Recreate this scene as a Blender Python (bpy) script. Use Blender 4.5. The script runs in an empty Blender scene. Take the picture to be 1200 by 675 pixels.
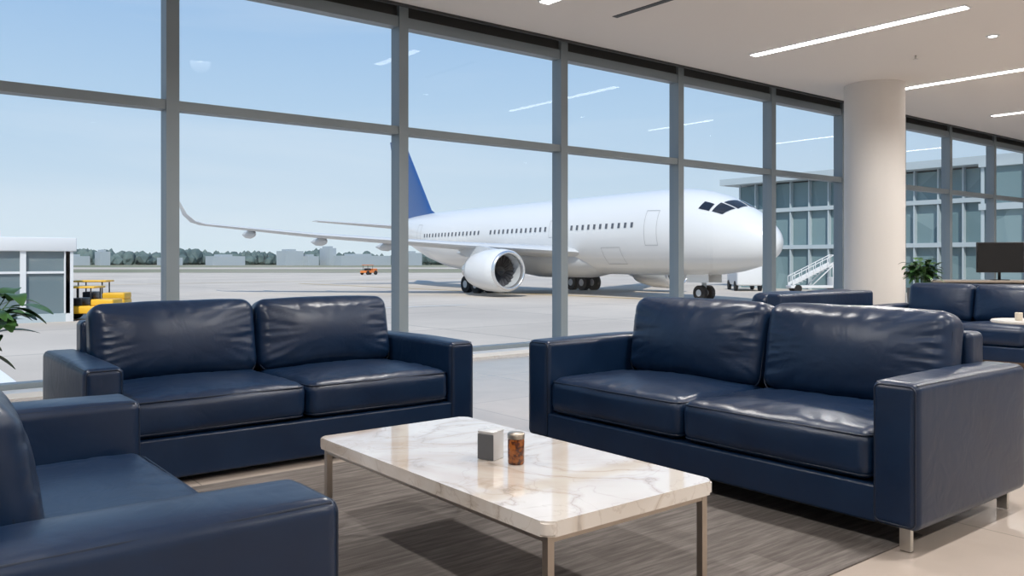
import bpy, bmesh, math, random
from mathutils import Vector, Matrix, noise
random.seed(7)
S=bpy.context.scene
S.view_settings.view_transform='Standard'
S.view_settings.look='None'
COL=S.collection
# ------------------------------------------------ helpers
def link(o,parent=None):
    COL.objects.link(o)
    if parent is not None: o.parent=parent
    return o
def empty(name,loc=(0,0,0),rz=0.0):
    e=bpy.data.objects.new(name,None); e.empty_display_size=.2
    e.location=loc; e.rotation_euler=(0,0,rz); COL.objects.link(e); return e
def mesh_obj(name,verts,faces,mat=None,parent=None,smooth=False,loc=(0,0,0),rot=(0,0,0)):
    me=bpy.data.meshes.new(name); me.from_pydata([tuple(v) for v in verts],[],faces); me.update()
    if smooth:
        for p in me.polygons: p.use_smooth=True
    o=bpy.data.objects.new(name,me); o.location=loc; o.rotation_euler=rot
    if mat is not None:
        for m in (mat if isinstance(mat,(list,tuple)) else [mat]): me.materials.append(m)
    return link(o,parent)
def bm_obj(name,bm,mat=None,parent=None,smooth=False,loc=(0,0,0),rot=(0,0,0),recalc=True):
    if recalc: bmesh.ops.recalc_face_normals(bm,faces=bm.faces)
    me=bpy.data.meshes.new(name); bm.to_mesh(me); bm.free()
    if smooth:
        for p in me.polygons: p.use_smooth=True
    o=bpy.data.objects.new(name,me); o.location=loc; o.rotation_euler=rot
    if mat is not None:
        for m in (mat if isinstance(mat,(list,tuple)) else [mat]): me.materials.append(m)
    return link(o,parent)
def add_box(bm,x0,x1,y0,y1,z0,z1,mi=0):
    vs=[bm.verts.new((x,y,z)) for x in (x0,x1) for y in (y0,y1) for z in (z0,z1)]
    idx=[(0,1,3,2),(4,6,7,5),(0,4,5,1),(2,3,7,6),(0,2,6,4),(1,5,7,3)]
    for f in idx:
        fc=bm.faces.new([vs[i] for i in f]); fc.material_index=mi
    return vs
def box(name,x0,x1,y0,y1,z0,z1,mat,parent=None,bevel=0.0,seg=3,rot=None):
    cx,cy,cz=(x0+x1)/2,(y0+y1)/2,(z0+z1)/2
    bm=bmesh.new(); add_box(bm,x0-cx,x1-cx,y0-cy,y1-cy,z0-cz,z1-cz)
    if bevel>0:
        bmesh.ops.bevel(bm,geom=list(bm.edges),offset=bevel,segments=seg,profile=.5,affect='EDGES')
    return bm_obj(name,bm,mat,parent,smooth=False,loc=(cx,cy,cz),rot=rot or (0,0,0)) if bevel==0 else \
           shade(bm_obj(name,bm,mat,parent,smooth=True,loc=(cx,cy,cz),rot=rot or (0,0,0)))
def shade(o):
    try:
        o.data.set_sharp_from_angle(angle=math.radians(50))
    except Exception: pass
    return o
def add_cyl(bm,p0,p1,r0,r1=None,n=20,caps=True,mi=0):
    if r1 is None: r1=r0
    p0=Vector(p0);p1=Vector(p1); d=(p1-p0).normalized()
    a=d.orthogonal().normalized(); b=d.cross(a)
    A=[];B=[]
    for i in range(n):
        t=2*math.pi*i/n; v=a*math.cos(t)+b*math.sin(t)
        A.append(bm.verts.new(p0+v*r0)); B.append(bm.verts.new(p1+v*r1))
    for i in range(n):
        f=bm.faces.new((A[i],A[(i+1)%n],B[(i+1)%n],B[i])); f.smooth=True; f.material_index=mi
    if caps:
        for L in (A,B):
            f=bm.faces.new(L); f.material_index=mi
def cyl(name,p0,p1,r0,mat,parent=None,r1=None,n=32):
    bm=bmesh.new(); add_cyl(bm,p0,p1,r0,r1,n)
    bmesh.ops.recalc_face_normals(bm,faces=bm.faces)
    me=bpy.data.meshes.new(name); bm.to_mesh(me); bm.free()
    o=bpy.data.objects.new(name,me); me.materials.append(mat); return link(o,parent)
def lathe(name,prof,mat,parent=None,loc=(0,0,0),n=32,rot=(0,0,0)):
    vs=[];fs=[]
    for r,z in prof:
        for i in range(n):
            t=2*math.pi*i/n; vs.append((r*math.cos(t),r*math.sin(t),z))
    for j in range(len(prof)-1):
        for i in range(n):
            fs.append((j*n+i,j*n+(i+1)%n,(j+1)*n+(i+1)%n,(j+1)*n+i))
    o=mesh_obj(name,vs,fs,mat,parent,True,loc,rot); shade(o); return o
# ------------------------------------------------ materials
def M(name,color=(.5,.5,.5),rough=.5,metal=0.0,emit=None,estr=0,trans=0,ior=1.45,coat=0,spec=.5):
    m=bpy.data.materials.new(name); m.use_nodes=True; nt=m.node_tree; b=nt.nodes['Principled BSDF']
    b.inputs['Base Color'].default_value=(*color,1); b.inputs['Roughness'].default_value=rough
    b.inputs['Metallic'].default_value=metal; b.inputs['IOR'].default_value=ior
    b.inputs['Transmission Weight'].default_value=trans; b.inputs['Coat Weight'].default_value=coat
    b.inputs['Specular IOR Level'].default_value=spec
    if emit: b.inputs['Emission Color'].default_value=(*emit,1); b.inputs['Emission Strength'].default_value=estr
    return m,nt,b
def N(nt,t,**k):
    n=nt.nodes.new(t)
    for a,v in k.items():
        if a in n.inputs.keys(): n.inputs[a].default_value=v
        else: setattr(n,a,v)
    return n
def coords(nt,scale=(1,1,1),kind='Object',rot=(0,0,0)):
    tc=nt.nodes.new('ShaderNodeTexCoord'); mp=nt.nodes.new('ShaderNodeMapping')
    mp.inputs['Scale'].default_value=scale; mp.inputs['Rotation'].default_value=rot
    nt.links.new(tc.outputs[kind],mp.inputs['Vector']); return mp.outputs['Vector']
def ramp(nt,fac,stops,interp='LINEAR'):
    r=nt.nodes.new('ShaderNodeValToRGB'); cr=r.color_ramp; cr.interpolation=interp
    while len(cr.elements)<len(stops): cr.elements.new(.5)
    for e,(p,c) in zip(cr.elements,stops): e.position=p; e.color=(*c,1)
    nt.links.new(fac,r.inputs['Fac']); return r.outputs['Color']
def bump(nt,b,h,strength=.2,dist=.01,prev=None):
    n=nt.nodes.new('ShaderNodeBump'); n.inputs['Strength'].default_value=strength; n.inputs['Distance'].default_value=dist
    nt.links.new(h,n.inputs['Height'])
    if prev is not None: nt.links.new(prev,n.inputs['Normal'])
    nt.links.new(n.outputs['Normal'],b.inputs['Normal']); return n.outputs['Normal']
def leather(name,c1,c2,rough=.32):
    m,nt,b=M(name,c1,rough,spec=.5)
    v=coords(nt)
    n1=N(nt,'ShaderNodeTexNoise',Scale=3.0,Detail=4.0); nt.links.new(v,n1.inputs['Vector'])
    nt.links.new(ramp(nt,n1.outputs['Fac'],[(.3,c1),(.7,c2)]),b.inputs['Base Color'])
    n2=N(nt,'ShaderNodeTexNoise',Scale=7.0,Detail=2.0,Distortion=1.2); nt.links.new(v,n2.inputs['Vector'])
    p=bump(nt,b,n2.outputs['Fac'],.14,.02)
    vo=N(nt,'ShaderNodeTexVoronoi',Scale=300.0); nt.links.new(v,vo.inputs['Vector'])
    bump(nt,b,vo.outputs['Distance'],.06,.0015,p)
    rr=nt.nodes.new('ShaderNodeMapRange'); rr.inputs['To Min'].default_value=rough-.05; rr.inputs['To Max'].default_value=rough+.09
    nt.links.new(n1.outputs['Fac'],rr.inputs['Value']); nt.links.new(rr.outputs['Result'],b.inputs['Roughness'])
    return m
navy=leather('navy_leather',(.0030,.0130,.040),(.0048,.0195,.055))
navy_seam=M('navy_piping',(.0028,.010,.028),.38)[0]
steel=M('brushed_steel',(.62,.6,.57),.28,1.0)[0]
bronze=M('champagne_metal',(.42,.37,.32),.35,1.0)[0]
alu=M('window_aluminium',(.245,.295,.33),.45,.15)[0]
alu_dark=M('dark_frame',(.04,.043,.046),.5)[0]
white_sill=M('sill_white',(.75,.79,.82),.3)[0]
ceil_m,nt,b=M('ceiling_paint',(.78,.75,.72),.9)
n=N(nt,'ShaderNodeTexNoise',Scale=40.0); nt.links.new(coords(nt),n.inputs['Vector']); bump(nt,b,n.outputs['Fac'],.03,.005)
col_m,nt,b=M('column_plaster',(.68,.66,.64),.75)
n=N(nt,'ShaderNodeTexNoise',Scale=60.0); nt.links.new(coords(nt),n.inputs['Vector']); bump(nt,b,n.outputs['Fac'],.04,.004)
wall_m,nt,b=M('wall_paint',(.62,.59,.56),.8)
n=N(nt,'ShaderNodeTexNoise',Scale=50.0); nt.links.new(coords(nt),n.inputs['Vector']); bump(nt,b,n.outputs['Fac'],.04,.004)
light_m=M('lamp_diffuser',(1,1,1),.5,emit=(1,.97,.93),estr=9)[0]
black=M('black_plastic',(.012,.012,.014),.35)[0]
screen=M('screen_glass',(.006,.007,.009),.12)[0]
rubber=M('tyre_rubber',(.015,.015,.016),.8)[0]
# floor tile
floor_m,nt,b=M('floor_tile',(.5,.45,.4),.10)
v=coords(nt)
br=N(nt,'ShaderNodeTexBrick',offset=0.0,squash=1.0); br.inputs['Scale'].default_value=1.0
br.inputs['Brick Width'].default_value=1.2; br.inputs['Row Height'].default_value=1.2; br.inputs['Mortar Size'].default_value=.004
br.inputs['Color1'].default_value=(.43,.37,.325,1); br.inputs['Color2'].default_value=(.41,.355,.315,1); br.inputs['Mortar'].default_value=(.27,.24,.21,1)
nt.links.new(v,br.inputs['Vector'])
n=N(nt,'ShaderNodeTexNoise',Scale=2.5,Detail=8.0,Distortion=.8); nt.links.new(v,n.inputs['Vector'])
mx=nt.nodes.new('ShaderNodeMixRGB'); mx.blend_type='MULTIPLY'; mx.inputs['Fac'].default_value=.5
nt.links.new(br.outputs['Color'],mx.inputs['Color1']); nt.links.new(ramp(nt,n.outputs['Fac'],[(.3,(.8,.8,.8)),(.7,(1,1,1))]),mx.inputs['Color2'])
nt.links.new(mx.outputs['Color'],b.inputs['Base Color'])
# rug
rug_m,nt,b=M('woven_rug',(.2,.17,.15),.95,spec=.1)
v1=coords(nt,(2.0,26,1)); v3=coords(nt)
n1=N(nt,'ShaderNodeTexNoise',Scale=1.5,Detail=6.0,Roughness=.65); nt.links.new(v1,n1.inputs['Vector'])
n2=N(nt,'ShaderNodeTexNoise',Scale=2.0,Detail=5.0); nt.links.new(v3,n2.inputs['Vector'])
bk=N(nt,'ShaderNodeTexBrick',offset=.5); bk.inputs['Scale'].default_value=1.0; bk.inputs['Brick Width'].default_value=.5; bk.inputs['Row Height'].default_value=.25; bk.inputs['Mortar Size'].default_value=.0
bk.inputs['Color1'].default_value=(.41,.41,.41,1); bk.inputs['Color2'].default_value=(.61,.61,.61,1); nt.links.new(v3,bk.inputs['Vector'])
mx=nt.nodes.new('ShaderNodeMixRGB'); mx.inputs['Fac'].default_value=.3; nt.links.new(n1.outputs['Fac'],mx.inputs['Color1']); nt.links.new(n2.outputs['Fac'],mx.inputs['Color2'])
m2=nt.nodes.new('ShaderNodeMixRGB'); m2.inputs['Fac'].default_value=.3; nt.links.new(mx.outputs[0],m2.inputs['Color1']); nt.links.new(bk.outputs['Color'],m2.inputs['Color2'])
nt.links.new(ramp(nt,m2.outputs['Color'],[(.37,(.072,.064,.060)),(.5,(.135,.121,.114)),(.63,(.225,.204,.193))]),b.inputs['Base Color'])
wv=N(nt,'ShaderNodeTexWave',Scale=60.0,Distortion=1.0); nt.links.new(v3,wv.inputs['Vector']); bump(nt,b,wv.outputs['Fac'],.4,.004)
# marble
marble,nt,b=M('white_marble',(.8,.78,.75),.05,coat=.6)
v=coords(nt,(1,1,1),rot=(0,0,.6))
w=N(nt,'ShaderNodeTexNoise',Scale=1.5,Detail=6.0,Distortion=1.5,Roughness=.5); nt.links.new(v,w.inputs['Vector'])
veins=ramp(nt,w.outputs['Fac'],[(.46,(1,1,1)),(.493,(.88,.84,.80)),(.5,(.66,.62,.59)),(.506,(.88,.84,.80)),(.54,(1,1,1))])
w3=N(nt,'ShaderNodeTexNoise',Scale=3.2,Detail=5.0,Distortion=1.2); nt.links.new(v,w3.inputs['Vector'])
veins2=ramp(nt,w3.outputs['Fac'],[(.485,(1,1,1)),(.5,(.84,.81,.79)),(.512,(1,1,1))])
w2=N(nt,'ShaderNodeTexNoise',Scale=1.6,Detail=5.0,Distortion=1.0); nt.links.new(v,w2.inputs['Vector'])
base=ramp(nt,w2.outputs['Fac'],[(.32,(.52,.44,.375)),(.5,(.63,.585,.54)),(.7,(.70,.665,.63))])
mx=nt.nodes.new('ShaderNodeMixRGB'); mx.blend_type='MULTIPLY'; mx.inputs['Fac'].default_value=1
nt.links.new(base,mx.inputs['Color1']); nt.links.new(veins,mx.inputs['Color2'])
m2=nt.nodes.new('ShaderNodeMixRGB'); m2.blend_type='MULTIPLY'; m2.inputs['Fac'].default_value=.8
nt.links.new(mx.outputs[0],m2.inputs['Color1']); nt.links.new(veins2,m2.inputs['Color2'])
nt.links.new(m2.outputs['Color'],b.inputs['Base Color'])
# glass pane (thin sheet: same Fresnel from both sides)
def pane(name,tint,fr=.7):
    m=bpy.data.materials.new(name); m.use_nodes=True; nt=m.node_tree; nt.nodes.clear()
    out=nt.nodes.new('ShaderNodeOutputMaterial'); t=nt.nodes.new('ShaderNodeBsdfTransparent'); t.inputs['Color'].default_value=(*tint,1)
    g=nt.nodes.new('ShaderNodeBsdfGlossy'); g.inputs['Roughness'].default_value=.0
    geo=nt.nodes.new('ShaderNodeNewGeometry'); mr=nt.nodes.new('ShaderNodeMapRange')
    mr.inputs['To Min'].default_value=1.45; mr.inputs['To Max'].default_value=1/1.45
    nt.links.new(geo.outputs['Backfacing'],mr.inputs['Value'])
    f=nt.nodes.new('ShaderNodeFresnel'); nt.links.new(mr.outputs['Result'],f.inputs['IOR'])
    mu=nt.nodes.new('ShaderNodeMath'); mu.operation='MULTIPLY'; mu.inputs[1].default_value=fr
    nt.links.new(f.outputs[0],mu.inputs[0]); mix=nt.nodes.new('ShaderNodeMixShader')
    nt.links.new(mu.outputs[0],mix.inputs[0]); nt.links.new(t.outputs[0],mix.inputs[1]); nt.links.new(g.outputs[0],mix.inputs[2])
    nt.links.new(mix.outputs[0],out.inputs[0]); return m
glass=pane('window_glass',(.96,.98,.985),.9)
fac_glass,nt,b=M('facade_glass',(.10,.17,.19),.25,spec=.4)
v=coords(nt,(1,.35,.35),'Object'); n=N(nt,'ShaderNodeTexVoronoi',Scale=1.0); nt.links.new(v,n.inputs['Vector'])
nt.links.new(ramp(nt,n.outputs['Color'],[(.1,(.12,.20,.22)),(.9,(.24,.34,.36))]),b.inputs['Base Color'])
fac_white=M('facade_white',(.46,.53,.56),.6)[0]
# apron
apron_m,nt,b=M('apron_concrete',(.4,.37,.34),.85,spec=.2)
v=coords(nt)
br=N(nt,'ShaderNodeTexBrick',offset=0.0); br.inputs['Scale'].default_value=1.0; br.inputs['Brick Width'].default_value=7.5; br.inputs['Row Height'].default_value=7.5; br.inputs['Mortar Size'].default_value=.05
br.inputs['Color1'].default_value=(.64,.565,.485,1); br.inputs['Color2'].default_value=(.60,.53,.455,1); br.inputs['Mortar'].default_value=(.42,.38,.33,1)
nt.links.new(v,br.inputs['Vector'])
n=N(nt,'ShaderNodeTexNoise',Scale=.12,Detail=8.0,Roughness=.6); nt.links.new(v,n.inputs['Vector'])
mx=nt.nodes.new('ShaderNodeMixRGB'); mx.blend_type='MULTIPLY'; mx.inputs['Fac'].default_value=1
nt.links.new(br.outputs['Color'],mx.inputs['Color1']); nt.links.new(ramp(nt,n.outputs['Fac'],[(.3,(.80,.80,.81)),(.65,(1,1,1))]),mx.inputs['Color2'])
nt.links.new(mx.outputs['Color'],b.inputs['Base Color'])
grass_m,nt,b=M('airfield_grass',(.2,.2,.1),.95,spec=.1)
n=N(nt,'ShaderNodeTexNoise',Scale=.02,Detail=6.0); nt.links.new(coords(nt),n.inputs['Vector'])
nt.links.new(ramp(nt,n.outputs['Fac'],[(.35,(.20,.215,.14)),(.65,(.34,.32,.25))]),b.inputs['Base Color'])
tree_m,nt,b=M('distant_foliage',(.08,.12,.1),.95,spec=.05)
n=N(nt,'ShaderNodeTexNoise',Scale=.15,Detail=4.0); nt.links.new(coords(nt),n.inputs['Vector'])
nt.links.new(ramp(nt,n.outputs['Fac'],[(.35,(.085,.125,.13)),(.65,(.14,.19,.18))]),b.inputs['Base Color'])  # distance haze is put into the foliage colour as a bluish tint
line_w=M('marking_white',(.82,.82,.81),.8)[0]
line_y=M('marking_yellow',(.62,.42,.08),.8)[0]
leaf_m,nt,b=M('leaf_green',(.03,.10,.025),.4)
n=N(nt,'ShaderNodeTexNoise',Scale=8.0); nt.links.new(coords(nt),n.inputs['Vector'])
nt.links.new(ramp(nt,n.outputs['Fac'],[(.3,(.018,.06,.018)),(.7,(.06,.15,.04))]),b.inputs['Base Color'])
pot_m=M('planter_ceramic',(.09,.09,.09),.5)[0]
soil_m=M('soil',(.03,.02,.015),.95)[0]
# ------------------------------------------------ camera (room axes: X along windows, Y out)
F=976.0; H=1.15
def C(x,z,h=0):   # lateral / depth from viewpoint -> room coordinates
    return Vector((.621*z+.784*x,.784*z-.621*x,h))
cam=bpy.data.cameras.new('camera'); co=bpy.data.objects.new('camera',cam); COL.objects.link(co)
co.location=(0,0,H); co.rotation_euler=(math.radians(90),0,-math.atan2(.621,.784))
cam.sensor_width=36; cam.lens=36*F/1200; cam.shift_y=-(337.5-305)/1200; cam.clip_end=3000; cam.clip_start=.05
S.camera=co
# ------------------------------------------------ world
w=bpy.data.worlds.new('sky'); S.world=w; w.use_nodes=True; nt=w.node_tree; bg=nt.nodes['Background']
tc=nt.nodes.new('ShaderNodeTexCoord'); sp=nt.nodes.new('ShaderNodeSeparateXYZ'); nt.links.new(tc.outputs['Generated'],sp.inputs[0])
c=ramp(nt,sp.outputs['Z'],[(0,(.57,.66,.715)),(.06,(.50,.61,.71)),(.17,(.385,.535,.70)),(.32,(.255,.42,.66)),(1,(.13,.27,.56))])
mp=nt.nodes.new('ShaderNodeMapping'); mp.inputs['Scale'].default_value=(.8,.8,7); mp.inputs['Rotation'].default_value=(.06,.04,0)
nt.links.new(tc.outputs['Generated'],mp.inputs[0]); n=N(nt,'ShaderNodeTexNoise',Scale=1.6,Detail=5.0,Distortion=.4); nt.links.new(mp.outputs[0],n.inputs['Vector'])
cl=ramp(nt,n.outputs['Fac'],[(.50,(0,0,0)),(.85,(.42,.42,.42))])
mx=nt.nodes.new('ShaderNodeMixRGB'); nt.links.new(cl,mx.inputs['Fac']); nt.links.new(c,mx.inputs['Color1']); mx.inputs['Color2'].default_value=(.66,.71,.76,1)
nt.links.new(mx.outputs[0],bg.inputs[0]); bg.inputs[1].default_value=1.25
sun=bpy.data.lights.new('sun','SUN'); sun.energy=3.7; sun.angle=.01; sun.color=(1,.95,.87)
so=bpy.data.objects.new('sun',sun); COL.objects.link(so)
d=Vector((.54,.58,-.80)); so.rotation_euler=d.to_track_quat('-Z','Y').to_euler(); so.location=(0,-20,40)
# ------------------------------------------------ room
WY=8.3; X0,X1,Y0=-5.0,27.0,-5.0; CH=4.0
box('floor',X0,X1,Y0,WY+.35,-.3,0,floor_m)
bm=bmesh.new(); add_box(bm,X0-.3,X1+.3,Y0-.3,8.02,CH,CH+.5); add_box(bm,X0-.3,X1+.3,8.02,WY+.6,CH+.16,CH+.5)
ceil_o=bm_obj('ceiling',bm,ceil_m)
box('trim_1',X0,X1,7.99,8.02,CH-.03,CH+.16,alu_dark)
box('trim_2',X0,X1,8.021,8.2,CH+.06,CH+.158,alu_dark)
box('wall_back',X0,X1,Y0-.3,Y0,-.3,CH,wall_m)
box('wall_left',X0-.3,X0,Y0-.3,WY+.35,-.3,CH,wall_m)
box('wall_right',X1,X1+.3,Y0-.3,WY+.35,-.3,CH,wall_m)
box('baseboard_back',X0,X1,Y0,Y0+.02,0,.12,white_sill)
# curtain wall
mx_=[X0+.1,-2.4,0.0,2.39,4.93,7.39,9.74,12.1,14.3,16.55,18.6,20.85,23.0,25.1,X1-.08]
wf=empty('window_frame')
MW=.06
bm=bmesh.new()
for x in mx_:
    add_box(bm,x-MW,x+MW,WY-.09,WY+.09,0,CH+.16)
for z,h,dp in ((2.63,.045,.075),(3.87,.06,.07)):
    for a,b_ in zip(mx_[:-1],mx_[1:]): add_box(bm,a+MW,b_-MW,WY-dp,WY+dp,z-h,z+h)
bm_obj('mullions_and_rails',bm,alu,wf)
bm=bmesh.new()
add_box(bm,X0,X1,WY-.075,WY+.075,.0,.09); 
bm_obj('bottom_rail',bm,alu,wf)
box('head_panel',X0,X1,WY-.04,WY+.04,3.93,CH+.16,alu_dark,wf)
box('trim_3',X0,X1,WY-.32,WY-.095,0,.045,white_sill)
for i,(a,b_) in enumerate(zip(mx_[:-1],mx_[1:])):
    bm=bmesh.new()
    for z0,z1 in ((.09,2.585),(2.675,3.81)):
        vs=[bm.verts.new(p) for p in ((a+MW,WY,z0),(b_-MW,WY,z0),(b_-MW,WY,z1),(a+MW,WY,z1))]; bm.faces.new(vs)
    bm_obj('window_%d'%(i+1),bm,glass,recalc=False)
# column
lathe('column',[(.0,0),(.49,0),(.49,.1),(.46,.1),(.46,CH)],col_m,loc=(13.05,6.97,0),n=64)
# ceiling linear lights
def lin(x,y0,y1):
    e=empty('ceiling_strip_light',(x,0,0))
    box('housing',-.075,.075,y0,y1,CH-.012,CH+.0,white_sill,e)
    box('diffuser',-.06,.06,y0+.02,y1-.02,CH-.018,CH-.0121,light_m,e)
lin(5.98,5.9,7.0)
for x in (9.8,13.65,17.6,21.5):
    lin(x,4.14,7.0)
def down(x,y,p=60):
    e=empty('downlight',(x,y,CH))
    lathe('ring',[(.0,-.004),(.05,-.004),(.052,-.012),(.075,-.012),(.08,0)],white_sill,e)
    lathe('lens',[(0,-.006),(.05,-.006)],light_m,e)
    l=bpy.data.lights.new('downlight_lamp','SPOT'); l.energy=p; l.spot_size=2.75; l.spot_blend=.5; l.shadow_soft_size=.14; l.color=(1,.96,.91)
    o=bpy.data.objects.new('downlight_lamp',l); o.location=(0,0,-.03); link(o,e)
for x in (-.5,3.9,7.7,11.35,15.4,19.5):
    for y in (4.5,1.2,-2.2): down(x,y,400)  # mostly unseen lamps, added as a grid to brighten the room
e=empty('air_diffuser',(7.0,5.6,CH)); box('slot',-.04,.04,0,1.3,-.006,0,alu_dark,e)
cyl('sprinkler_stem',(11.6,5.6,CH+.02),(11.6,5.6,CH-.05),.012,steel,ceil_o); cyl('sprinkler_deflector',(11.6,5.6,CH-.05),(11.6,5.6,CH-.055),.035,steel,ceil_o)
# rug
RZ=.006
box('area_rug',1.0,3.5,1.66,4.3,0.0,RZ,rug_m)
# ------------------------------------------------ upholstery
def axis_samples(h,r,n):
    core=h-r
    e=[-h, -h+r*.2,-h+r*.42,-h+r*.65,-h+r*.85]
    inner=[-core+2*core*i/n for i in range(n+1)]
    return e+inner+[-v for v in reversed(e)]
def cushion(name,sx,sy,sz,r,mat,parent,loc,rot=(0,0,0),puff=(0,0,0),wr=.0,seed=0,n=(18,14,8),face=None):
    h=(sx/2,sy/2,sz/2)
    S_=[axis_samples(h[i],r,n[i]) for i in range(3)]
    bm=bmesh.new()
    def P(p):
        inn=[max(-(h[i]-r),min(h[i]-r,p[i])) for i in range(3)]
        d=Vector([p[i]-inn[i] for i in range(3)])
        q=Vector(inn)+(d.normalized()*r if d.length>1e-6 else Vector((0,0,0)))
        u=[q[i]/h[i] for i in range(3)]
        def s(t): return max(0,1-abs(t)**2.2)
        q.x+=puff[0]*s(u[1])*s(u[2])*u[0]
        q.y+=puff[1]*s(u[0])*s(u[2])*u[1]
        q.z+=puff[2]*s(u[0])*s(u[1])*u[2]
        if wr>0:
            sv=Vector((q.x*3+seed*7.3,q.y*3,q.z*3))
            a=noise.noise(sv)*.8
            o1,o2=(u[0],u[2]) if face=='y' else (u[0],u[1])
            k=2 if face!='y' else 1
            rad=math.sqrt(o1*o1+o2*o2); ang=math.atan2(o2,o1)
            cr=noise.noise(Vector((math.cos(ang)*5+seed,math.sin(ang)*5,rad*1.1+seed)))
            cr=max(0,1-abs(cr)*5)
            edge=max(abs(o1),abs(o2))
            amp=max(0,min(1,(edge-.35)*2.0))*max(0,min(1,(1-edge)*7))
            q+=Vector((u[0],u[1],u[2])).normalized()*wr*a*.6
            q[k]-=wr*cr*amp*.5*(1 if u[k]>0 else -1)
        return q
    for ax in range(3):
        o1,o2=[i for i in range(3) if i!=ax]
        for sgn in (-1,1):
            grid=[]
            for a in S_[o1]:
                row=[]
                for b_ in S_[o2]:
                    p=[0,0,0]; p[ax]=sgn*h[ax]; p[o1]=a; p[o2]=b_
                    row.append(bm.verts.new(P(p)))
                grid.append(row)
            for i in range(len(grid)-1):
                for j in range(len(grid[0])-1):
                    bm.faces.new((grid[i][j],grid[i+1][j],grid[i+1][j+1],grid[i][j+1]))
    bmesh.ops.remove_doubles(bm,verts=bm.verts,dist=1e-5)
    return bm_obj(name,bm,mat,parent,True,loc,rot)
def piping(name,pts,r,mat,parent,cyclic=True,loc=(0,0,0),rot=(0,0,0)):
    cu=bpy.data.curves.new(name,'CURVE'); cu.dimensions='3D'; cu.bevel_depth=r; cu.bevel_resolution=2
    sp=cu.splines.new('POLY'); sp.points.add(len(pts)-1)
    for p,q in zip(sp.points,pts): p.co=(*q,1)
    sp.use_cyclic_u=cyclic; cu.materials.append(mat)
    o=bpy.data.objects.new(name,cu); o.location=loc; o.rotation_euler=rot
    return link(o,parent)
def rrect(a,b_,r,f):
    pts=[]
    for cx,cy,t0 in ((a-r,b_-r,0),(-a+r,b_-r,90),(-a+r,-b_+r,180),(a-r,-b_+r,270)):
        for k in range(7):
            t=math.radians(t0+15*k); pts.append(f(cx+r*math.cos(t),cy+r*math.sin(t)))
    return pts
def sofa(name,loc,rz,w,d,arm_h,arm_t,ncush,back_h=.87,seat_h=.455,base_b=.09,sd=0,detail=True,leg_m=steel):
    e=empty(name,loc,rz)
    iw=w-2*arm_t
    wr=.016 if detail else .004
    bt=.243-base_b
    cushion('base',iw+.04,d-.06,bt,.015,navy,e,(0,(d-.06)/2+.016,base_b+bt/2),n=(4,4,2))
    ah=arm_h-base_b
    for s_,nm in ((-1,'arm_left'),(1,'arm_right')):
        x=s_*(w/2-arm_t/2)
        cushion(nm,arm_t,d-.02,ah,.034,navy,e,(x,d/2,base_b+ah/2),puff=(.006,.006,.012),wr=.004,seed=sd+s_*3,n=(8,18,12))
        if detail:
            piping(nm+'_piping',rrect(arm_t/2-.014,ah/2-.014,.024,lambda a,b_:(a,0,b_)),.0045,navy_seam,e,loc=(x,.016,base_b+ah/2))
            for q in (-1,1):
                zt=arm_h-.006
                piping(nm+'_seam',[(x+q*(arm_t/2-.013),.03+k*(d-.07)/12,zt-.004) for k in range(13)],.004,navy_seam,e,cyclic=False)
    fh=back_h-base_b-(.07 if detail else .0)
    cushion('back_frame',iw+.02,.15,fh,.03,navy,e,(0,d-.085,base_b+fh/2),puff=(0,.004,.004),n=(10,3,8))
    cw=iw/ncush
    sback=d-.36
    for i in range(ncush):
        cx=-iw/2+cw*(i+.5)
        sz=seat_h-.245
        cushion('seat_cushion_%d'%(i+1),cw-.006,sback+.06,sz,.06,navy,e,(cx,(sback+.06)/2+.01,.245+sz/2),puff=(.0,.014,.032),wr=wr,seed=sd+i*5+1,n=(34,26,6))
        if detail:
            for zz in (-1,1):
                piping('seat_piping_%d'%(i+1),rrect((cw-.006)/2-.010,(sback+.06)/2-.008,.05,lambda a,b_:(a,b_+(.008 if b_>0 else -.008)*(1-(a/(cw/2))**2),0)),.0048,navy_seam,e,loc=(cx,(sback+.06)/2+.01,.245+sz/2+zz*(sz/2-.024)))
        bh=back_h-seat_h+.05-(0 if detail else .03)
        cushion('back_cushion_%d'%(i+1),cw-.006,.21,bh,.075,navy,e,(cx,d-.27,seat_h-.02+bh/2),rot=(math.radians(-11),0,0),puff=(.0,.055,.012),wr=wr*1.2,seed=sd+i*9+4,n=(34,6,24),face='y')
        if detail:
            piping('back_piping_%d'%(i+1),rrect((cw-.006)/2-.010,bh/2-.010,.07,lambda a,b_:(a,0,b_)),.0048,navy_seam,e,
                   loc=(cx,d-.27-.058,seat_h-.02+bh/2-.012),rot=(math.radians(-11),0,0))
    bm=bmesh.new()
    for x in (-w/2+.07,w/2-.07):
        for y in (.06,d-.09):
            add_box(bm,x-.022,x+.022,y-.012,y+.012,0,base_b+.004)
    bm_obj('legs',bm,leg_m,e)
    return e
sofa('leather_sofa',(2.015,4.38,RZ),0,2.30,1.12,.62,.185,2,back_h=.86,base_b=.03,sd=1)
sofa('leather_sofa',(3.2,2.72,RZ),-math.pi/2,2.36,1.06,.665,.19,2,back_h=.875,base_b=.09,sd=11)
sofa('leather_armchair',(.85,2.59,0),math.pi/2,1.86,.93,.63,.25,1,back_h=.84,base_b=.035,sd=21)
# far seating
sofa('lounge_sofa',(7.42,5.3,0),math.pi,1.98,.9,.62,.17,2,back_h=.84,sd=31,detail=False)
sofa('lounge_sofa',(9.4,3.80,0),-math.pi/2,2.6,.95,.62,.17,3,back_h=.87,sd=41,detail=False)
sofa('lounge_sofa',(11.2,.6,0),-math.pi/2,2.2,.95,.62,.17,2,back_h=.88,sd=51,detail=False)
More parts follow.
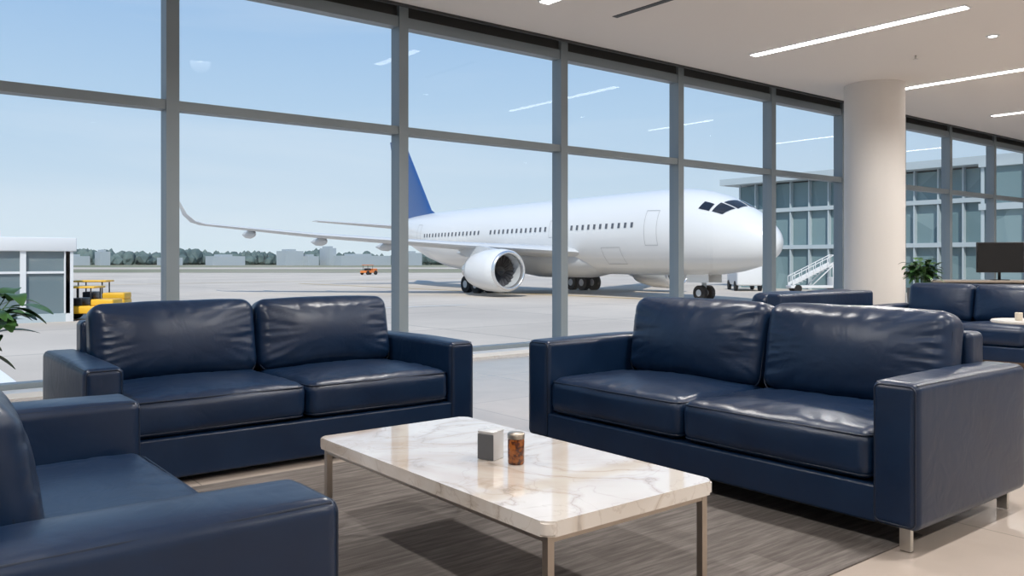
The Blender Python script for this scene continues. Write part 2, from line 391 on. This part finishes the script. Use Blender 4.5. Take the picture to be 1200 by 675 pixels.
# ------------------------------------------------ coffee table
TX0,TX1,TY0,TY1,TH=1.51,2.25,1.75,3.2,.42
e=empty('coffee_table',((TX0+TX1)/2,(TY0+TY1)/2,RZ))
a,b_=(TX1-TX0)/2,(TY1-TY0)/2; th=TH-RZ
bm=bmesh.new()
pts=rrect(a,b_,.03,lambda x,y:(x,y))
lo=[bm.verts.new((x,y,th-.045)) for x,y in pts]; hi=[bm.verts.new((x,y,th)) for x,y in pts]
bm.faces.new(lo[::-1]); bm.faces.new(hi)
for i in range(len(pts)): bm.faces.new((lo[i],lo[(i+1)%len(pts)],hi[(i+1)%len(pts)],hi[i]))
ed=[x for x in bm.edges if abs(x.verts[0].co.z-x.verts[1].co.z)<1e-5]
bmesh.ops.bevel(bm,geom=ed,offset=.007,segments=3,affect='EDGES')
shade(bm_obj('marble_top',bm,marble,e,True))
bm=bmesh.new(); k=.02; L=.024
for x in (-a+k,a-k-L):
    for y in (-b_+k,b_-k-L): add_box(bm,x,x+L,y,y+L,0,th-.0455)
for x in (-a+k,a-k-L): add_box(bm,x+.001,x+L-.001,-b_+k+L,b_-k-L,th-.066,th-.0457)
for y in (-b_+k,b_-k-L): add_box(bm,-a+k+L,a-k-L,y+.001,y+L-.001,th-.066,th-.0457)
bm_obj('metal_frame',bm,bronze,e)
# table accessories
e=empty('card_box',(1.845,2.455,TH+.0005),math.radians(-70))
grey=M('box_grey',(.085,.09,.10),.45)[0]; silver=M('box_silver',(.55,.56,.58),.35,.2)[0]
box('body',-.034,.034,-.034,.034,0,.098,silver,e,.002,2)
box('front_panel',-.0345,.034,-.0362,-.0342,.002,.094,grey,e)
box('lid',-.0355,.0355,-.0368,.0355,.0985,.105,silver,e,.0015,2)
e=empty('amber_jar',(1.868,2.335,TH+.0005))
amber,nt,b=M('amber_glass',(.20,.065,.02),.1,trans=.35,ior=1.5)
n=N(nt,'ShaderNodeTexNoise',Scale=60.0,Detail=3.0); nt.links.new(coords(nt),n.inputs['Vector'])
nt.links.new(ramp(nt,n.outputs['Fac'],[(.4,(.08,.02,.008)),(.6,(.40,.13,.03))]),b.inputs['Base Color'])
lathe('jar_body',[(0,0),(.026,0),(.030,.004),(.030,.086),(.027,.091)],amber,e)
lathe('jar_lid',[(.030,.0915),(.031,.0915),(.031,.108),(.028,.111),(0,.111)],bronze,e)
# side table with candle
e=empty('side_table',(6.85,2.46,0))
lathe('top',[(0,.685),(.25,.685),(.255,.695),(.25,.705),(0,.705)],M('table_white',(.55,.54,.52),.3)[0],e,n=48)
cyl('stem',(0,0,.015),(0,0,.685),.018,steel,e); lathe('foot',[(0,0),(.17,0),(.17,.012),(.02,.02)],steel,e,n=40)
e=empty('white_candle',(6.76,2.50,.7055)); lathe('wax',[(0,0),(.024,0),(.026,.004),(.026,.055),(.022,.058),(0,.055)],M('wax',(.6,.54,.45),.5)[0],e)
cyl('wick',(0,0,.054),(0,0,.068),.002,black,e,n=8)
# reception desk + monitor
p=C(7.85,13.2); 
e=empty('reception_desk',(p.x,p.y,0),-.9)
box('counter_body',-1.1,1.3,-.3,.3,0,.80,alu_dark,e,.01,2); box('counter_top',-1.15,1.35,-.34,.34,.801,.835,M('counter_top',(.30,.26,.22),.3)[0],e,.005,2)
box('front_panel',-1.05,1.25,-.315,-.301,.08,.74,M('desk_wood',(.12,.075,.045),.4)[0],e)
e=empty('computer_monitor',(p.x-.15,p.y+.05,.836),-.9)
box('screen_housing',-.34,.34,-.02,.02,.12,.60,black,e,.008,2); box('screen',-.325,.325,-.0225,-.0205,.135,.585,screen,e)
cyl('stand',(0,.03,0.01),(0,.03,.3),.022,black,e); box('stand_foot',-.12,.12,-.08,.1,0,.012,black,e,.004,2)
# plants
def leafmesh(bm,base,dirv,length,width,droop,mi=0):
    d=Vector(dirv).normalized(); side=d.cross(Vector((0,0,1)))
    side=side.normalized() if side.length>.05 else Vector((1,0,0))
    prev=None; n=8
    for i in range(n+1):
        t=i/n
        c_=Vector(base)+d*length*t+Vector((0,0,-droop*length*t*t))
        wd=width*math.sin(math.pi*min(1,(t*.93+.05)))**.8*.5
        up=Vector((0,0,.18*wd))
        row=[bm.verts.new(c_-side*wd+up),bm.verts.new(c_),bm.verts.new(c_+side*wd+up)]
        if prev:
            for q in (0,1):
                f=bm.faces.new((prev[q],prev[q+1],row[q+1],row[q])); f.smooth=True; f.material_index=mi
        prev=row
def plant(name,loc,pr,ph,nst,hgt,ll,lw,spread,seed):
    rnd=random.Random(seed); e=empty(name,loc)
    lathe('planter',[(0,0),(pr*.75,0),(pr*.8,.01),(pr,ph),(pr*.93,ph),(pr*.9,ph-.04),(0,ph-.04)],pot_m,e,n=36)
    lathe('soil',[(pr*.89,ph-.035),(0,ph-.03)],soil_m,e,n=24)
    bm=bmesh.new()
    for i in range(nst):
        t=rnd.uniform(0,6.283); lean=rnd.uniform(.05,1)*spread; hh=hgt*rnd.uniform(.45,1)
        p0=Vector((pr*.3*math.cos(t),pr*.3*math.sin(t),ph-.04)); p1=p0+Vector((lean*math.cos(t),lean*math.sin(t),hh))
        pm=(p0+p1)/2+Vector((0,0,hh*.12))
        add_cyl(bm,p0,pm,.006,.005,8,True,0); add_cyl(bm,pm,p1,.005,.003,8,True,0)
        for k in range(5):
            a_=t+rnd.uniform(-1.6,1.6); b0=pm.lerp(p1,k/4)
            leafmesh(bm,b0,(math.cos(a_),math.sin(a_),rnd.uniform(.1,.9)),ll*rnd.uniform(.7,1.1),lw*rnd.uniform(.8,1.1),rnd.uniform(.2,.7))
    me=bpy.data.meshes.new('foliage'); bm.to_mesh(me); bm.free(); me.materials.append(leaf_m)
    link(bpy.data.objects.new('foliage',me),e)
plant('potted_plant',(.46,5.85,0),.2,.5,26,.48,.26,.11,.34,3)
plant('potted_plant',(12.1,5.75,0),.2,.75,40,.45,.17,.08,.17,5)
# ------------------------------------------------ exterior
AP=H-2.23   # apron level
def plane(name,x0,x1,y0,y1,z,mat,parent=None):
    return mesh_obj(name,[(x0,y0,z),(x1,y0,z),(x1,y1,z),(x0,y1,z)],[(0,1,2,3)],mat,parent)
plane('apron_ground',-400,500,8.66,700,AP,apron_m)
g=[C(-500,150),C(600,150),C(1500,1500),C(-1500,1500)]
mesh_obj('grass_field',[(q.x,q.y,AP+.03) for q in g],[(0,1,2,3)],grass_m)
g=[C(-500,205),C(600,205),C(600,250),C(-500,250)]
mesh_obj('runway_strip',[(q.x,q.y,AP+.06) for q in g],[(0,1,2,3)],apron_m)
box('wall_window_base',X0,X1,WY+.1,WY+.34,AP,-.301,wall_m)
bm=bmesh.new()
def strip(bm,p,q,w_,z):
    p=Vector(p[:2]);q=Vector(q[:2]); d=(q-p).normalized(); n_=Vector((-d.y,d.x))*w_/2
    bm.faces.new([bm.verts.new((*(v_),z)) for v_ in (p-n_,q-n_,q+n_,p+n_)])
strip(bm,(2.2,13),(2.2,30),.3,AP+.012); strip(bm,(6.5,13),(6.5,26),.2,AP+.012); strip(bm,(8,34),(24,34),.25,AP+.014)
strip(bm,(12,14),(12,30),.2,AP+.012)
bm_obj('apron_marking_white',bm,line_w)
bm=bmesh.new(); strip(bm,(36.6,12),(33.5,75),.25,AP+.016); strip(bm,(-60,80),(120,84),.3,AP+.018)
bm_obj('apron_marking_yellow',bm,line_y)
# tree line (one mesh)
bm=bmesh.new()
for i in range(1300):
    z=random.uniform(392,440); x=random.uniform(-300,330)
    hgt=random.uniform(3.4,6.8)*(1.2 if noise.noise(Vector((x*.02,0,3)))>0 else 1)
    c_=C(x,z,AP+hgt*.45); r=random.uniform(1.6,3.6)
    mt=Matrix.Translation(c_)@Matrix.Diagonal((r,r,hgt*.58,1))
    bmesh.ops.create_icosphere(bm,subdivisions=1 if i%3 else 2,radius=1,matrix=mt)
for v_ in bm.verts:
    v_.co+=Vector((1,1,1))*noise.noise(v_.co*.5)*.8
bm_obj('tree_line',bm,tree_m)
bm=bmesh.new()
for x,z,w_,h_ in ((-235,360,16,4.6),(-190,362,10,4),(-178,362,4,6),(-150,365,8,3.4),(-96,360,8,6.2),(-88,360,5,4),(-80,362,3,7.5),(-66,364,24,4.2),(-126,366,14,4),(-45,364,7,5.4),(20,364,30,5)):
    c_=C(x,z); add_box(bm,c_.x-w_/2,c_.x+w_/2,c_.y-5,c_.y+5,AP,AP+h_)
    add_box(bm,c_.x-w_/4,c_.x+w_/8,c_.y-4,c_.y+4,AP+h_,AP+h_+.8)
bm_obj('distant_hangars',bm,M('hangar_white',(.36,.41,.45),.8)[0])
# ---- ground shelter building at left
p=C(-17.9,31.2); 
e=empty('apron_service_building',(p.x,p.y,AP),0)
wht=M('painted_white',(.72,.73,.74),.5)[0]; gl=M('dark_glass',(.16,.21,.23),.1)[0]
Wb=5.0
box('roof',-Wb,1.1,-1.8,3,2.55,3.05,wht,e,.03,2); box('roof_cap',-Wb+.5,-1.2,-1,2,3.05,3.3,wht,e)
box('base',-Wb+.1,1,-1.7,2.9,0,.3,fac_white,e)
box('glazing',-Wb+.15,.9,-1.6,2.8,.3,2.55,gl,e)
bm=bmesh.new()
for x in (-4.8,-3.4,-2.0,-.6,.8): add_box(bm,x-.09,x+.09,-1.72,-1.6,.3,2.55)
add_box(bm,.75,1.0,-1.72,-1.4,0,2.55); add_box(bm,.9,1.0,1.0,1.4,0,2.55); add_box(bm,.9,1.0,2.6,2.9,0,2.55)
add_box(bm,-4.9,.9,-1.68,-1.6,1.75,1.83)
bm_obj('posts',bm,wht,e)
# ---- vehicles
yel=M('vehicle_yellow',(.80,.45,.03),.4)[0]
def wheels(bm,pts,r,w_,ax='y'):
    for (x,y) in pts: add_cyl(bm,(x,y-w_/2,r),(x,y+w_/2,r),r,n=18)
def tug(loc,rz,body,name='baggage_tug',s=1.0):
    e=empty(name,loc,rz); e.scale=(s,s,s)
    box('chassis',-1.3,1.3,-.6,.6,.3,.65,body,e,.05,2); box('bonnet',.3,1.3,-.55,.55,.65,.95,body,e,.06,3)
    box('seat_block',-.6,-.1,-.45,.45,.65,1.0,black,e,.04,2)
    bm=bmesh.new()
    for x in (-.75,.3):
        for y in (-.5,.5): add_cyl(bm,(x,y,.65),(x,y,1.45),.03,n=10)
    bm_obj('cab_posts',bm,black,e); box('canopy',-.95,.5,-.6,.6,1.45,1.54,body,e,.03,2)
    bm=bmesh.new(); wheels(bm,[(-.85,-.6),(-.85,.6),(.85,-.6),(.85,.6)],.32,.2); bm_obj('wheels',bm,rubber,e)
p=C(-15.9,31.3,AP); tug(p,math.radians(-35),yel,s=.82)
p=C(-17.6,35.5,AP); tug(p,math.radians(-30),yel,s=.9)
p=C(-22,128,AP); tug(p,.3,M('vehicle_orange',(.7,.2,.04),.4)[0],s=1.0)
# ---- terminal pier (glass facade)
PX=57.0; PY0,PY1=18,42; PZ=AP; PT=H+6.6
e=empty('terminal_pier',(0,0,0))
box('core',PX+.3,PX+16,PY0,PY1,PZ,PT-.6,fac_glass,e)
bm=bmesh.new()
add_box(bm,PX-1.2,PX+17,PY0,PY1+1,PT-.5,PT)
for z in (PZ+3.1,PZ+6.0): add_box(bm,PX-.1,PX+16.2,PY0,PY1+.2,z,z+.3)
y=PY0
while y<=PY1: add_box(bm,PX-.05,PX+.3,y-.05,y+.05,PZ,PT-.5); y+=1.6
for x in range(0,17,2): add_box(bm,PX+x-.07+.3,PX+x+.07+.3,PY1,PY1+.15,PZ,PT-.5)
bm_obj('facade_bands_and_mullions',bm,fac_white,e)
e=empty('terminal_annex',(0,0,0))
box('core',42,56,12,17,AP,H+4.4,fac_glass,e)
bm=bmesh.new()
for z in (AP+2.6,AP+4.6,H+4.4): add_box(bm,41.8,56.2,11.8,17.2,z,z+.3)
for i in range(9): add_box(bm,42+i*1.75-.06,42+i*1.75+.06,17.0,17.15,AP,H+4.4)
for i in range(4): add_box(bm,41.85,42.0,12+i*1.6-.06,12+i*1.6+.06,AP,H+4.4)
bm_obj('annex_bands_and_mullions',bm,fac_white,e)
# ---- boarding stairs
def stairs(loc,rz,s=1):
    e=empty('boarding_stairs',loc,rz); e.scale=(s,s,s)
    box('truck_bed',-2.6,2.2,-.8,.8,.45,.75,wht,e,.04,2); box('truck_cab',2.2,3.4,-.8,.8,.45,1.7,wht,e,.1,3)
    box('cab_window',2.6,3.42,-.82,.82,1.15,1.5,gl,e)
    bm=bmesh.new()
    n=12
    for i in range(n):
        x=-2.4+i*.4; z=.75+i*.2; add_box(bm,x,x+.42,-.6,.6,z,z+.06)
    add_box(bm,2.3,3.4,-.65,.65,3.1,3.2)
    for y in (-.65,.65):
        for (xa,za,xb,zb,t) in ((-2.4,.75,2.4,3.15,.30),(-2.4,1.75,2.4,4.15,.10),(2.4,4.15,3.4,4.15,.09)):
            q=[(xa,za),(xb,zb),(xb,zb+t),(xa,za+t)]
            vv=[bm.verts.new((px,y+dy,pz)) for dy in (-.03,.03) for px,pz in q]
            for f in ((0,1,2,3),(7,6,5,4),(0,4,5,1),(1,5,6,2),(2,6,7,3),(3,7,4,0)): bm.faces.new([vv[k] for k in f])
        for i in range(7):
            x=-2.4+i*.8; add_cyl(bm,(x,y,.8+i*.4),(x,y,1.8+i*.4),.04,n=8)
        add_cyl(bm,(2.3,y,.7),(2.3,y,3.1),.08,n=8); add_cyl(bm,(-.2,y,.7),(2.3,y,3.0),.07,n=8)
    bm_obj('stair_flight',bm,wht,e)
    bm=bmesh.new(); wheels(bm,[(-1.8,-.75),(-1.8,.75),(2.7,-.75),(2.7,.75)],.42,.25); bm_obj('wheels',bm,rubber,e)
stairs(C(21.0,58.5,AP),math.radians(-35),.62)
e=empty('service_van',C(17.3,62,AP),.8)
box('body',-2.2,1.2,-.9,.9,.4,2.1,wht,e,.12,3); box('cab',1.2,2.4,-.9,.9,.4,1.5,wht,e,.15,3); box('windscreen',1.15,1.9,-.92,.92,1.3,1.75,gl,e,.05,2)
bm=bmesh.new(); wheels(bm,[(-1.4,-.85),(-1.4,.85),(1.6,-.85),(1.6,.85)],.36,.22); bm_obj('wheels',bm,rubber,e)
# ------------------------------------------------ aircraft (local: +X nose, origin at nose tip on ground)
nose=C(13.5,42); tail=C(-8.5,75); hd=(nose-tail).normalized(); ang=math.atan2(hd.y,hd.x)
PL=empty('passenger_airplane',(nose.x,nose.y,AP),ang)
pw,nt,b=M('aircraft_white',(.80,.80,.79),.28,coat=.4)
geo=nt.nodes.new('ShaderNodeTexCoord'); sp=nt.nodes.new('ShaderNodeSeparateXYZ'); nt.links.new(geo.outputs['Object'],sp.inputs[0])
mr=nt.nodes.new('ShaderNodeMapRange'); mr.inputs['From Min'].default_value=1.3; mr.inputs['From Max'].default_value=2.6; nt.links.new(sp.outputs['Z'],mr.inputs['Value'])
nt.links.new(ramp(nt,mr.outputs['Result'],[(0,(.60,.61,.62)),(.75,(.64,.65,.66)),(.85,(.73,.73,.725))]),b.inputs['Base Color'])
pgrey=M('aircraft_grey',(.52,.54,.56),.35)[0]; pblue=M('tail_blue',(.012,.07,.24),.3,coat=.4)[0]
pmetal=M('engine_lip',(.7,.7,.7),.25,.8)[0]; pdark=M('engine_dark',(.04,.042,.045),.4,.3)[0]; pwhite=M('aircraft_white_plain',(.73,.73,.725),.3)[0]
pglass=M('cockpit_glass',(.015,.02,.03),.08)[0]; pline=M('panel_line',(.42,.43,.44),.6)[0]; pwin=M('cabin_window',(.10,.11,.13),.2)[0]
LF=45.0
prof=[(0,3.12,.02),(.02,3.12,.16),(.08,3.12,.34),(.2,3.13,.56),(.45,3.16,.84),(.9,3.22,1.17),(1.5,3.32,1.48),(2.4,3.46,1.83),(3.4,3.60,2.11),(4.6,3.72,2.33),(6.0,3.82,2.46),(7.5,3.85,2.5),
      (30,3.85,2.5),(33,4.0,2.36),(36,4.3,2.03),(39,4.68,1.52),(42,5.05,.95),(44,5.28,.52),(45,5.38,.2)]
def fr(x):
    for (a0,c0,r0),(a1,c1,r1) in zip(prof[:-1],prof[1:]):
        if a0<=x<=a1:
            t=(x-a0)/(a1-a0); return c0+(c1-c0)*t, r0+(r1-r0)*t
    return prof[-1][1:]
xs=[q[0] for q in prof]
def fsurf(x,th,off=0.0):  # th from top, positive = port(+Y)
    c_,r=fr(x); r+=off
    return Vector((-x,r*math.sin(th),c_+r*math.cos(th)))
vs=[];fs=[];n=48
for x in xs:
    for i in range(n): vs.append(fsurf(x,2*math.pi*i/n))
for j in range(len(xs)-1):
    for i in range(n): fs.append((j*n+i,j*n+(i+1)%n,(j+1)*n+(i+1)%n,(j+1)*n+i))
fs.append(tuple(range(n))); fs.append(tuple((len(xs)-1)*n+i for i in range(n)))
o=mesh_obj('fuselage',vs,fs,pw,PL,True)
bm=bmesh.new(); bm.from_mesh(o.data); bmesh.ops.recalc_face_normals(bm,faces=bm.faces); bm.to_mesh(o.data); bm.free()
bm=bmesh.new()
def patch(bm,x0,x1,t0,t1,off=.015,sx=3,st=3,x0b=None,x1b=None):
    g=[]
    for i in range(sx+1):
        row=[]
        for j in range(st+1):
            tt=j/st; xa=x0+(0 if x0b is None else (x0b-x0)*tt); xb=x1+(0 if x1b is None else (x1b-x1)*tt)
            row.append(bm.verts.new(fsurf(xa+(xb-xa)*i/sx,t0+(t1-t0)*tt,off)))
        g.append(row)
    for i in range(sx):
        for j in range(st):
            f=bm.faces.new((g[i][j],g[i+1][j],g[i+1][j+1],g[i][j+1])); f.smooth=True
for s_ in (-1,1):
    x=8.2
    while x<34:
        if not (15.5<x<16.6 or 23.6<x<24.6):
            c_,r=fr(x); t0=math.acos(max(-1,min(1,(4.40-c_)/r))); t1=math.acos(max(-1,min(1,(4.10-c_)/r)))
            patch(bm,x,x+.21,s_*t0,s_*t1,.02,1,2)
        x+=.56
bm_obj('passenger_windows',bm,pwin,PL)
bm=bmesh.new()
R=math.radians
for s_ in (-1,1):
    patch(bm,1.95,2.65,s_*R(3),s_*R(27),.03,4,4,2.0,2.85)
    patch(bm,2.10,2.95,s_*R(30),s_*R(52),.03,4,4,2.45,3.05)
    patch(bm,3.15,3.75,s_*R(38),s_*R(53),.03,4,4,3.2,3.85)
bm_obj('cockpit_windows',bm,pglass,PL)
bm=bmesh.new()
def outline(x0,x1,z0,z1,s_,w_=.05):
    def th(z,x): c_,r=fr(x); return s_*math.acos(max(-1,min(1,(z-c_)/r)))
    patch(bm,x0,x0+w_,th(z1,x0),th(z0,x0),.012,1,6); patch(bm,x1-w_,x1,th(z1,x1),th(z0,x1),.012,1,6)
    patch(bm,x0,x1,th(z1,x0),th(z1-w_,x0),.012,3,1); patch(bm,x0,x1,th(z0+w_,x0),th(z0,x0),.012,3,1)
for s_ in (-1,1):
    outline(6.3,7.3,3.05,5.0,s_,.03); outline(35.0,35.8,3.4,5.2,s_,.04); outline(15.7,16.3,3.7,4.8,s_,.03); outline(9.5,11.2,2.0,3.0,s_,.03)
bm_obj('doors',bm,pline,PL)
def foil(name,secs,mat,vertical=False,thk=.11,mat2=None):
    prof_=[]; m_=10
    for i in range(m_+1): t=(1-math.cos(math.pi*i/m_))/2; prof_.append((t,1))
    for i in range(m_-1,0,-1): t=(1-math.cos(math.pi*i/m_))/2; prof_.append((t,-1))
    vs=[];fs=[]
    for sp_,xl,ch,hh in secs:
        for t,sg in prof_:
            y_=5*thk*ch*(.2969*math.sqrt(t)-.126*t-.3516*t*t+.2843*t**3-.1036*t**4)*sg*(1 if sg>0 else .75)
            vs.append((-(xl+t*ch),y_,hh+sp_) if vertical else (-(xl+t*ch),sp_,hh+y_))
    k=len(prof_)
    for j in range(len(secs)-1):
        for i in range(k): fs.append((j*k+i,j*k+(i+1)%k,(j+1)*k+(i+1)%k,(j+1)*k+i))
    fs.append(tuple(range(k))); fs.append(tuple((len(secs)-1)*k+i for i in range(k)))
    o=mesh_obj(name,vs,fs,mat,PL,True); shade(o); return o
for s_,nm in ((-1,'wing_starboard'),(1,'wing_port')):
    foil(nm,[(s_*1.2,12.6,9.3,2.55),(s_*2.4,13.6,8.4,2.75),(s_*8,18.3,5.0,3.2),(s_*15,24.3,3.2,3.85),(s_*20.9,29.3,1.8,4.6),(s_*21.4,29.9,1.6,4.8),(s_*21.8,30.6,1.3,5.3),(s_*22.1,31.6,.7,6.3)],pgrey,thk=.10)
    foil('stabilizer_'+nm[5:],[(s_*.4,38.4,4.4,5.1),(s_*8,43.2,1.7,5.7)],pgrey,thk=.09)
    for sp_,x_,hh in ((5.2,20.6,2.75),(10.2,23.2,3.15),(14.0,25.6,3.5),(18,28.2,4.0)):
        vs=[];fs=[];pp=[(0,.02),(.3,.16),(1.0,.24),(2.0,.2),(3.0,.02)]
        for t,r in pp:
            for i in range(12): a_=6.2832*i/12; vs.append((-(x_+t),s_*sp_+r*math.cos(a_),hh+1.3*r*math.sin(a_)))
        for j in range(4):
            for i in range(12): fs.append((j*12+i,j*12+(i+1)%12,(j+1)*12+(i+1)%12,(j+1)*12+i))
        mesh_obj('flap_fairing',vs,fs,pgrey,PL,True)
    ey=s_*7.0; ez=1.60
    def ring(prof2,name,mat,x0=14.1):
        vs=[];fs=[];n2=40
        for x_,r in prof2:
            for i in range(n2): a_=6.28318*i/n2; vs.append((-(x0+x_),ey+r*.97*math.cos(a_),ez+r*.97*math.sin(a_)))
        for j in range(len(prof2)-1):
            for i in range(n2): fs.append((j*n2+i,j*n2+(i+1)%n2,(j+1)*n2+(i+1)%n2,(j+1)*n2+i))
        return mesh_obj(name,vs,fs,mat,PL,True)
    ring([(.02,1.17),(.22,1.30),(.9,1.37),(2.2,1.33),(3.4,1.12),(3.75,1.02),(3.7,.9)],'nacelle',pwhite)
    ring([(.25,1.305),(.02,1.19),(-.02,1.12),(.05,1.06),(.3,1.02)],'inlet_lip',pmetal)
    ring([(.3,1.02),(1.1,1.03)],'inlet_duct',pgrey)
    ring([(1.1,1.03),(1.1,.3),(.95,.28),(.55,.02)],'fan_and_spinner',pdark)
    bm=bmesh.new()
    for i in range(22):
        a_=6.28318*i/22; a2=a_+.16
        q=[(-(14.1+1.05),ey+.3*math.cos(a_),ez+.3*math.sin(a_)),(-(14.1+1.05),ey+.98*math.cos(a_),ez+.98*math.sin(a_)),(-(14.1+.9),ey+.98*math.cos(a2),ez+.98*math.sin(a2)),(-(14.1+.95),ey+.3*math.cos(a2),ez+.3*math.sin(a2))]
        bm.faces.new([bm.verts.new(v_) for v_ in q])
    bm_obj('fan_blades',bm,M('fan_metal',(.12,.12,.13),.4,.7)[0] if s_<0 else bpy.data.materials['fan_metal'],PL)
    ring([(3.4,.85),(4.4,.66),(4.9,.5),(4.9,.4),(5.5,.05)],'exhaust',pmetal)
    ring([(3.7,.9),(3.4,.85)],'exhaust_lip',pdark)
    bm=bmesh.new()
    pts2=[(15.0,2.85),(18.4,3.28),(20.4,3.1),(19.0,2.45),(15.6,2.5)]
    A=[bm.verts.new((-x_,ey-.16,z_)) for x_,z_ in pts2]; B=[bm.verts.new((-x_,ey+.16,z_)) for x_,z_ in pts2]
    bm.faces.new(A); bm.faces.new(B[::-1])
    for i in range(5): bm.faces.new((A[i],B[i],B[(i+1)%5],A[(i+1)%5]))
    bm_obj('pylon',bm,pgrey,PL)
foil('tail_fin',[(0,35.3,8.1,5.6),(.55,35.9,7.5,5.6),(1.0,37.0,6.3,5.6),(7.9,42.5,2.9,5.6)],pblue,vertical=True,thk=.08)
vs=[];fs=[];pp=[(11.5,.1),(13,1.3),(15,1.75),(20,1.8),(23,1.4),(25,.1)]
for x_,r in pp:
    for i in range(24): a_=6.28318*i/24; vs.append((-x_,1.35*r*math.cos(a_),2.35+.72*r*math.sin(a_)))
for j in range(5):
    for i in range(24): fs.append((j*24+i,j*24+(i+1)%24,(j+1)*24+(i+1)%24,(j+1)*24+i))
mesh_obj('belly_fairing',vs,fs,pgrey,PL,True)
bm=bmesh.new(); bw=bmesh.new()
def gear(x,y,top,r,w_,dual,bog):
    add_cyl(bm,(-x,y,r),(-x,y,top),.13,n=12); add_cyl(bm,(-x+.7,y,top),(-x,y,r+.6),.06,n=8)
    for b2 in bog:
        add_cyl(bm,(-x+b2,y-dual,r),(-x+b2,y+dual,r),.08,n=10)
        for q in (-dual,dual):
            add_cyl(bw,(-x+b2,y+q-w_/2,r),(-x+b2,y+q+w_/2,r),r,n=26)
            add_cyl(bm,(-x+b2,y+q-w_/2-.01,r),(-x+b2,y+q+w_/2+.01,r),r*.45,n=16)
    if len(bog)>1: add_cyl(bm,(-x+bog[0],y,r),(-x+bog[-1],y,r),.12,n=10)
gear(5.1,0,2.0,.42,.28,.3,[0]); gear(21.6,4.6,3.0,.58,.40,.5,[-.65,.65]); gear(21.6,-4.6,3.0,.58,.40,.5,[-.65,.65])
bm_obj('landing_gear_struts',bm,pgrey,PL); bm_obj('landing_gear_wheels',bw,rubber,PL)
bm=bmesh.new(); add_box(bm,-5.9,-4.3,-.55,-.5,1.0,1.9); add_box(bm,-5.9,-4.3,.5,.55,1.0,1.9); bm_obj('gear_doors',bm,pwhite,PL)
